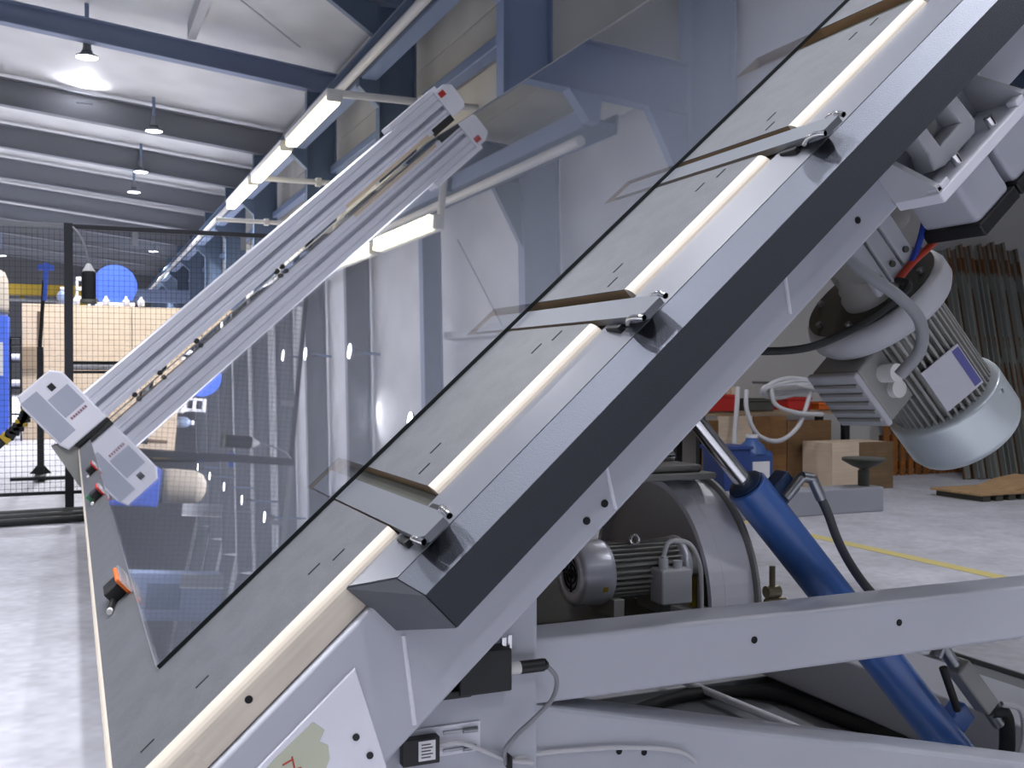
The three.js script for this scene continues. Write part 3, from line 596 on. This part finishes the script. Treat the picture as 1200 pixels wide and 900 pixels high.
{
  const t = thing('flat_pallet', 'low pallet with thin boards lying on the floor in front of the profiles', 'pallet', [7.35, 0, -6.55]);
  for (let k = 0; k < 9; k++) part('block', bb(-0.55 + 0.14 * k, -0.47 + 0.14 * k, 0, 0.05, -0.25, 0.25), M.castDark, t);
  for (let k = 0; k < 5; k++) part('board', bb(-0.6, 0.72, 0.05, 0.07, -0.27 + 0.11 * k, -0.17 + 0.11 * k, 0.003), M.pallet, t);
  const o = thing('cardboard_sheet', 'crumpled pale cardboard lying on the low pallet', 'cardboard', [7.5, 0.07, -6.55]);
  part('sheet', extZ([[-0.3, 0], [-0.1, 0.06], [0.15, 0.09], [0.4, 0.05], [0.5, 0], [0.4, 0]], -0.2, 0.2, 0.004), M.pallet, o);
}
{
  const t = thing('wooden_crate', 'pale wooden crate with one light and one greyish front board', 'crate', [6.52, 0, -7.4]);
  part('front_board', bb(-0.34, -0.04, 0, 0.43, 0.0, 0.02, 0.004), M.board, t);
  part('front_board', bb(-0.035, 0.35, 0, 0.425, 0.0, 0.02, 0.004), S(0xb0a698, 0.7, 0, { map: plyMap }), t);
  part('body', bb(-0.33, 0.34, 0, 0.42, -0.4, 0), M.board, t);
}
[[5.22, 0.16, 0.62, 0xb79b76, 'narrow brown plywood sheet at the left of the row of sheets'], [5.48, 0.36, 0.66, 0xffffff, 'pale plywood sheet in the middle of the row behind the cylinder'], [5.86, 0.36, 0.65, 0xc7a680, 'brown plywood sheet right of the pale one'], [6.3, 0.5, 0.6, 0xb9a58c, 'stained plywood sheet behind the wooden crate']].forEach(([x, w, h, c, label]) => {
  const t = thing('plywood_sheet', label, 'plywood', [x, 0, -7.85], 'plywood sheets standing in a row');
  part('sheet', bb(-w / 2, w / 2, 0, h, -0.012, 0.012, 0.002), S(c, 0.7, 0, { map: c === 0xffffff ? boardMap : plyMap }), t);
  part('core_edge', bb(-w / 2, w / 2, h, h + 0.004, -0.008, 0.008), M.slatWood, t);
});
{
  const t = thing('storage_bench', 'low storage bench with shelf behind the plywood sheets', 'bench', [5.9, 0, -8.1]);
  part('top', bb(-0.75, 0.95, 0.66, 0.7, -0.25, 0.2, 0.004), M.ply, t);
  for (const x of [-0.72, 0.9]) for (const z of [-0.22, 0.16]) part('leg', bb(x - 0.03, x + 0.03, 0, 0.66, z - 0.03, z + 0.03), M.dark, t);
  [[-0.55, 0.34, 0.15, M.red, 'red plastic crate of wood pieces on the storage bench', 'crate'], [0.32, 0.26, 0.12, M.red, 'bright red box behind the coiled white hose', 'box'], [-0.12, 0.3, 0.11, M.castDark, 'dark box between the two red ones on the bench', 'box'], [0.66, 0.24, 0.07, M.orange, 'small orange brown box at the right bench end', 'box']].forEach(([x, w, h, m, label, cat]) => {
    const b = thing(cat === 'crate' ? 'plastic_crate' : 'storage_box', label, cat, [5.9 + x, 0.7, -8.0]);
    part('body', bb(-w / 2, w / 2, 0, h, -0.12, 0.12, 0.008), m, b);
    part('rim', bb(-w / 2 - 0.01, w / 2 + 0.01, h - 0.025, h, -0.13, 0.13, 0.006), m, b);
  });
  for (let k = 0; k < 6; k++) {
    const b = thing('wood_piece', `short wooden offcut in the red crate, ${['first', 'second', 'third', 'fourth', 'fifth', 'last'][k]} from the left`, 'wood', [5.22 + 0.055 * k, 0.85, -8.0 + 0.03 * (k % 2)], 'offcuts in the red crate');
    part('block', bb(-0.03, 0.03, 0, 0.06 + 0.06 * rr(), -0.09, 0.09, 0.004), k % 3 ? M.board : M.pallet, b);
  }
}
{
  const t = thing('hose_coil', 'coil of white plastic hose hanging over the plywood sheets', 'hose', [5.7, 0.8, -7.45]);
  const pts = [];
  for (let k = 0; k <= 40; k++) { const a = k / 40 * Math.PI * 2 * 3.2; pts.push([0.02 * Math.sin(k * 1.7) + 0.27 * Math.cos(a) + 0.05, 0.06 + 0.06 * Math.sin(a) + 0.03 * Math.sin(k * 0.6) + 0.05, 0.05 * Math.sin(a) + 0.02 * Math.cos(k)]); }
  part('loop', tube(pts, 0.02, 220, false, 8), M.hose, t);
  part('loop', tube([[-0.38, 0.1, 0], [-0.4, -0.06, 0.03], [-0.3, -0.28, 0.05], [-0.08, -0.34, 0.05], [0.14, -0.22, 0.03], [0.27, 0.0, 0], [0.3, 0.1, 0]], 0.02, 80, false, 8), M.hose, t);
  part('loop', tube([[-0.15, 0.12, 0.03], [-0.12, -0.02, 0.05], [0.1, -0.1, 0.06], [0.4, -0.12, 0.03]], 0.02, 60, false, 8), M.hose, t);
  part('hook', rod([0.05, 0.16, -0.02], [0.05, 0.16, -0.5], 0.012), M.steel, t);
}
{
  const t = thing('plastic_tube', 'pale plastic tube leaning beside the plywood sheets', 'tube', [5.2, 0, -7.5]);
  part('pipe', rod([0, 0, 0], [0.21, 0.92, -0.2], 0.022), M.hose, t);
}
{
  const t = thing('blue_canister', 'blue plastic canister with white label behind the piston rod', 'canister', [5.27, 0, -7.3]);
  part('body', bb(-0.15, 0.15, 0.0, 0.4, -0.12, 0.12, 0.05), S(0x32508c, 0.4), t);
  part('shoulder', lathe([[0.13, 0.37], [0.1, 0.44], [0.06, 0.47], [0.05, 0.5], [0, 0.5]], 24), S(0x3f5f98, 0.4), t);
  part('cap', lathe([[0.05, 0.5], [0.05, 0.53], [0, 0.53]], 20), M.hose, t);
  part('paper_label', bb(-0.08, 0.09, 0.12, 0.31, 0.12, 0.122), M.label, t);
  const b = thing('blue_bin', 'dark blue plastic bin left of the blue canister', 'bin', [4.98, 0, -7.25]);
  part('body', extZ([[-0.12, 0], [0.12, 0], [0.14, 0.44], [-0.14, 0.44]], -0.15, 0.15, 0.01), S(0x2b4482, 0.45), b);
  part('rim', bb(-0.155, 0.155, 0.42, 0.45, -0.165, 0.165, 0.008), S(0x2b4482, 0.45), b);
}
{
  const t = thing('annex_girder', 'dark blue steel girder high on the grey cross wall', 'girder', [8.3, 4.0, -8.17]);
  part('web', bb(-3, 3.5, 0, 0.26, -0.01, 0.01), M.blueDark, t);
  part('flange', bb(-3, 3.5, -0.02, 0, -0.1, 0.1), M.blueDark, t); part('flange', bb(-3, 3.5, 0.26, 0.28, -0.1, 0.1), M.blueDark, t);
  for (const x of [-2.8, 0.2, 3.3]) part('wall_bracket', bb(x - 0.05, x + 0.05, -0.02, 0.28, -0.275, 0.0), M.blueDark, t);
}
// ---------------------------------------------------------------- left background, behind the fence
{
  const t = thing('safety_fence', 'dark wire mesh safety fence on square posts', 'fence', [0, 0, -8.3]);
  for (const x of [-1.75, -0.015, 1.75]) {
    part('post', bb(x - 0.03, x + 0.03, 0.02, 2.14, -0.03, 0.03, 0.004), M.wire, t);
    part('foot_plate', bb(x - 0.07, x + 0.07, 0, 0.02, -0.07, 0.07), M.cable, t);
  }
  for (const [a, b] of [[-1.72, -0.045], [0.015, 1.72]]) {
    part('top_rail', bb(a, b, 2.1, 2.135, -0.012, 0.012, 0.003), a < -1 ? M.cable : M.wire, t);
    part('bottom_rail', bb(a, b, 0.16, 0.185, -0.012, 0.012, 0.003), M.wire, t);
    const list = [];
    for (let x = a + 0.02; x < b; x += 0.037) list.push(new THREE.BoxGeometry(0.0024, 1.92, 0.0024).translate(x, 1.14, 0));
    for (let y = 0.21; y < 2.1; y += 0.04) list.push(new THREE.BoxGeometry(b - a, 0.0024, 0.0024).translate((a + b) / 2, y, 0.003));
    const w = part('wire_mesh', list, M.wire, t); w.userData.kind = 'stuff';
    for (let k = 0; k < 22; k++) { if (k % 11 === 5) part('rail_clip', bb(a + 0.05 + k * 0.072, a + 0.09 + k * 0.072, 2.0, 2.1, -0.01, 0.01), M.cable, t); }
  }
}
{
  const t = thing('cable_duct', 'black rubber cable duct lying along the foot of the fence', 'cable duct', [-0.2, 0, -7.97]);
  for (const [z, y] of [[0, 0.04], [-0.12, 0.045], [0.1, 0.03]]) part('hose', tube([[-1.6, y, z + 0.2], [-0.6, y, z + 0.08], [0.1, y, z - 0.02], [0.6, y, z - 0.05]], y - 0.004), M.rubber, t);
}
{
  const t = thing('stand', 'black pole stand with blue top and wide flat foot behind the fence', 'stand', [-0.28, 0, -11.2]);
  part('pole', bb(-0.03, 0.03, 0.06, 1.3, -0.03, 0.03, 0.005), M.dark, t);
  part('upper_pole', rod([0, 1.3, 0], [0.04, 1.95, 0], 0.018), M.black, t);
  part('blue_head', [rod([0.04, 1.75, 0], [0.06, 2.12, 0], 0.024), bb(-0.02, 0.13, 2.05, 2.1, -0.02, 0.02)], M.bright, t);
  part('foot_rail', bb(-0.27, 0.26, 0, 0.03, -0.05, 0.05, 0.005), M.dark, t); part('foot_rail', bb(-0.05, 0.05, 0.03, 0.06, -0.3, 0.3, 0.005), M.dark, t);
  part('gusset', extZ([[-0.1, 0.06], [0.1, 0.06], [0, 0.18]], -0.01, 0.01), M.dark, t);
}
{
  const t = thing('wood_panel_stack', 'tall beige stack of wooden panels behind the fence', 'panel stack', [0.8, 0, -17.9]);
  [[-1.5, -0.9], [-0.89, 0.1], [0.11, 1.2], [1.21, 2.3]].forEach(([a, b], i) => part('panel', bb(a, b, 0, 2.12 - 0.01 * i, -0.1, 0.0, 0.006), M.board, t));
  part('backing', bb(-1.48, 2.28, 0, 2.05, -0.5, -0.1), M.ply, t);
  part('lath', bb(-1.28, -1.23, 0.8, 2.0, 0.0, 0.03), S(0x6e5a4a, 0.7), t);
  part('cardboard_patch', bb(-1.5, -1.3, 1.1, 1.45, 0.0, 0.04, 0.006), S(0x9c8a74, 0.8), t);
}
{
  const t = thing('trestle', 'dark steel trestle with a pale roller bar in front of the panel stack', 'trestle', [0.3, 0, -10]);
  part('bar', bb(-0.35, 0.5, 1.04, 1.065, -0.03, 0.03), M.dark, t); part('bar', bb(-0.35, 0.5, 1.13, 1.15, -0.03, 0.03), M.dark, t);
  part('roller', rod([-0.3, 1.1, 0], [0.48, 1.1, 0], 0.03), M.hose, t);
  for (const x of [-0.33, 0.48]) part('leg', bb(x - 0.02, x + 0.02, 0, 1.15, -0.03, 0.03), M.dark, t);
}
{
  const t = thing('blue_disc', 'bright blue round disc standing on top of the panel stack', 'disc', [0.66, 2.122, -18.15]);
  part('disc', new THREE.CylinderGeometry(0.34, 0.34, 0.08, 48).rotateX(Math.PI / 2).translate(0, 0.33, 0), M.bright, t);
  part('foot', bb(-0.3, 0.3, 0, 0.06, -0.1, 0.1, 0.01), M.plastic, t);
  const b = thing('white_rack', 'small white rack standing left of the blue disc', 'rack', [0.18, 2.122, -18.1]);
  for (const x of [-0.09, 0.09]) part('upright', bb(x - 0.02, x + 0.02, 0, 0.42, -0.05, 0.05), M.plastic, b);
  for (const y of [0.1, 0.24, 0.4]) part('shelf', bb(-0.11, 0.11, y, y + 0.05, -0.06, 0.06), M.plastic, b);
  [[-0.02, 'first'], [0.42, 'second'], [0.72, 'third'], [0.95, 'fourth']].forEach(([x, w]) => {
    const c = thing('white_bottle', `small white bottle at the foot of the blue disc, ${w} from the left`, 'bottle', [x + 0.1, 2.122, -17.96], 'white bottles on the panel stack');
    part('body', lathe([[0, 0], [0.05, 0], [0.055, 0.08], [0.02, 0.12], [0.02, 0.15], [0, 0.15]], 16), M.plastic, c);
  });
  const v = thing('blue_bottle', 'small blue bottle with white cap beside the fence post', 'bottle', [-0.12, 2.122, -18.05]);
  part('body', lathe([[0, 0], [0.09, 0], [0.09, 0.16], [0.04, 0.22], [0, 0.22]], 18), M.blue, v); part('cap', lathe([[0, 0.22], [0.04, 0.22], [0.04, 0.28], [0, 0.28]], 14), M.plastic, v);
}
{
  const t = thing('hanging_tool', 'black cylindrical tool hanging from the fence post on a cable', 'tool', [0.12, 1.55, -8.2]);
  part('body', lathe([[0, 0], [0.045, 0], [0.05, 0.02], [0.05, 0.22], [0.04, 0.24], [0, 0.24]], 24), M.dark, t);
  part('cap', lathe([[0.045, 0.235], [0.03, 0.26], [0.015, 0.29], [0, 0.29]], 20), M.hose, t);
  part('collar', lathe([[0.056, 0.0], [0.056, 0.03], [0, 0.03]], 20), M.castDark, t);
  part('cable', tube([[-0.105, 0.56, -0.07], [-0.06, 0.5, -0.03], [-0.02, 0.4, 0], [0, 0.28, 0]], 0.007), M.cable, t);
}
{
  const t = thing('blue_cabinet', 'bright blue machine cabinet at the left picture edge', 'cabinet', [-1.27, 0, -17.4]);
  part('body', bb(-0.2, 0.4, 0, 1.9, -0.6, 0, 0.01), M.bright, t); part('door', bb(-0.17, 0.36, 0.1, 1.8, 0, 0.015, 0.004), M.bright, t);
  part('panel', bb(0.1, 0.33, 1.0, 1.5, 0.015, 0.03, 0.004), M.hose, t);
  const s = thing('filter_bag', 'tall beige filter bag standing on the blue cabinet', 'bag', [-1.15, 1.9, -17.7]);
  part('bag', lathe([[0, 0], [0.26, 0], [0.28, 0.15], [0.27, 0.55], [0.22, 0.68], [0.09, 0.75], [0, 0.75]], 28), S(0xa59c90, 0.85), s);
  part('tie', new THREE.TorusGeometry(0.272, 0.014, 8, 28).rotateX(Math.PI / 2).translate(0, 0.06, 0), M.castDark, s);
  const r = thing('tool_rack', 'dark steel tool rack beside the blue cabinet', 'rack', [-0.78, 0, -17.7]);
  for (const x of [-0.07, 0.07]) part('upright', bb(x - 0.012, x + 0.012, 0, 1.6, -0.02, 0.02), M.dark, r);
  for (const y of [0.4, 0.8, 1.2, 1.45, 1.57]) part('shelf', bb(-0.08, 0.08, y, y + 0.02, -0.12, 0.12), M.dark, r);
  for (const [y, w] of [[0.82, 'lower'], [1.22, 'upper']]) { const c = thing('white_roll', `white cloth roll on the ${w} shelf of the tool rack`, 'cloth', [-0.78, y, -17.65]); part('roll', rod([-0.055, 0.06, 0], [0.055, 0.06, 0], 0.06), M.plastic, c); part('core', rod([-0.056, 0.06, 0], [0.0565, 0.06, 0], 0.015), M.pallet, c); }
}
{
  const t = thing('crane_bridge', 'yellow crane bridge on legs far behind the fence', 'crane', [-6, 3.54, -40]);
  part('girder', bb(3.6, 6.6, 0.18, 0.56, -0.2, 0.2), M.yellow, t); part('walkway', bb(3.6, 6.6, 0.0, 0.03, -0.5, 0.5), M.endwall, t);
  for (let k = 0; k < 5; k++) part('baluster', bb(3.75 + 0.65 * k, 3.85 + 0.65 * k, 0.03, 0.18, -0.05, 0.05), M.yellow, t);
  for (const [x, z] of [[3.75, 0], [6.4, 0]]) part('leg', bb(x - 0.12, x + 0.12, -3.54, 0.2, z - 0.12, z + 0.12), M.yellow, t);
  const b = thing('blue_crane_bridge', 'blue crane bridge beside the yellow one far behind the panel stack', 'crane', [2.2, 3.4, -37]);
  part('girder', bb(-1.6, 1.6, 0, 0.42, -0.15, 0.15), M.blue, b);
  for (const x of [-1.45, 1.45]) part('leg', bb(x - 0.1, x + 0.1, -3.4, 0, -0.1, 0.1), M.blueDark, b);
}
[[-3.5, 4.1, -34.8, 'pale hanging banner high in the hall, mirrored below the row of lamps'], [-5.35, 4.0, -32.4, 'pale hanging banner high in the hall, mirrored over the blue tower']].forEach(([x, y, z, label]) => {
  const t = thing('hanging_banner', label, 'banner', [x, y, z]);
  part('sheet', bb(-0.2, 0.2, 0, 1.25, -0.06, 0.06, 0.03), M.cable, t);
  part('edge_strip', bb(-0.21, -0.18, 0, 1.25, -0.07, 0.07, 0.01), M.hose, t);
  part('hanger', rod([0, 1.25, 0], [0, bottomY(x) + 0.6 - y, 0], 0.015), M.steel, t);
});
{
  const t = thing('blue_tower', 'tall blue machine tower, seen mirrored in the lower corner of the glass', 'machine', [-6.1, 0, -33.8]);
  part('casing', bb(-0.75, 0.7, 0, 5.4, -0.7, 0, 0.02), M.blue, t);
  part('door', bb(-0.5, 0.5, 0.2, 2.2, 0, 0.02, 0.005), M.blueDark, t); part('hatch', bb(-0.4, 0.4, 3.2, 4.2, 0, 0.02, 0.005), M.blueDark, t);
}
renderer.render(scene, camera);
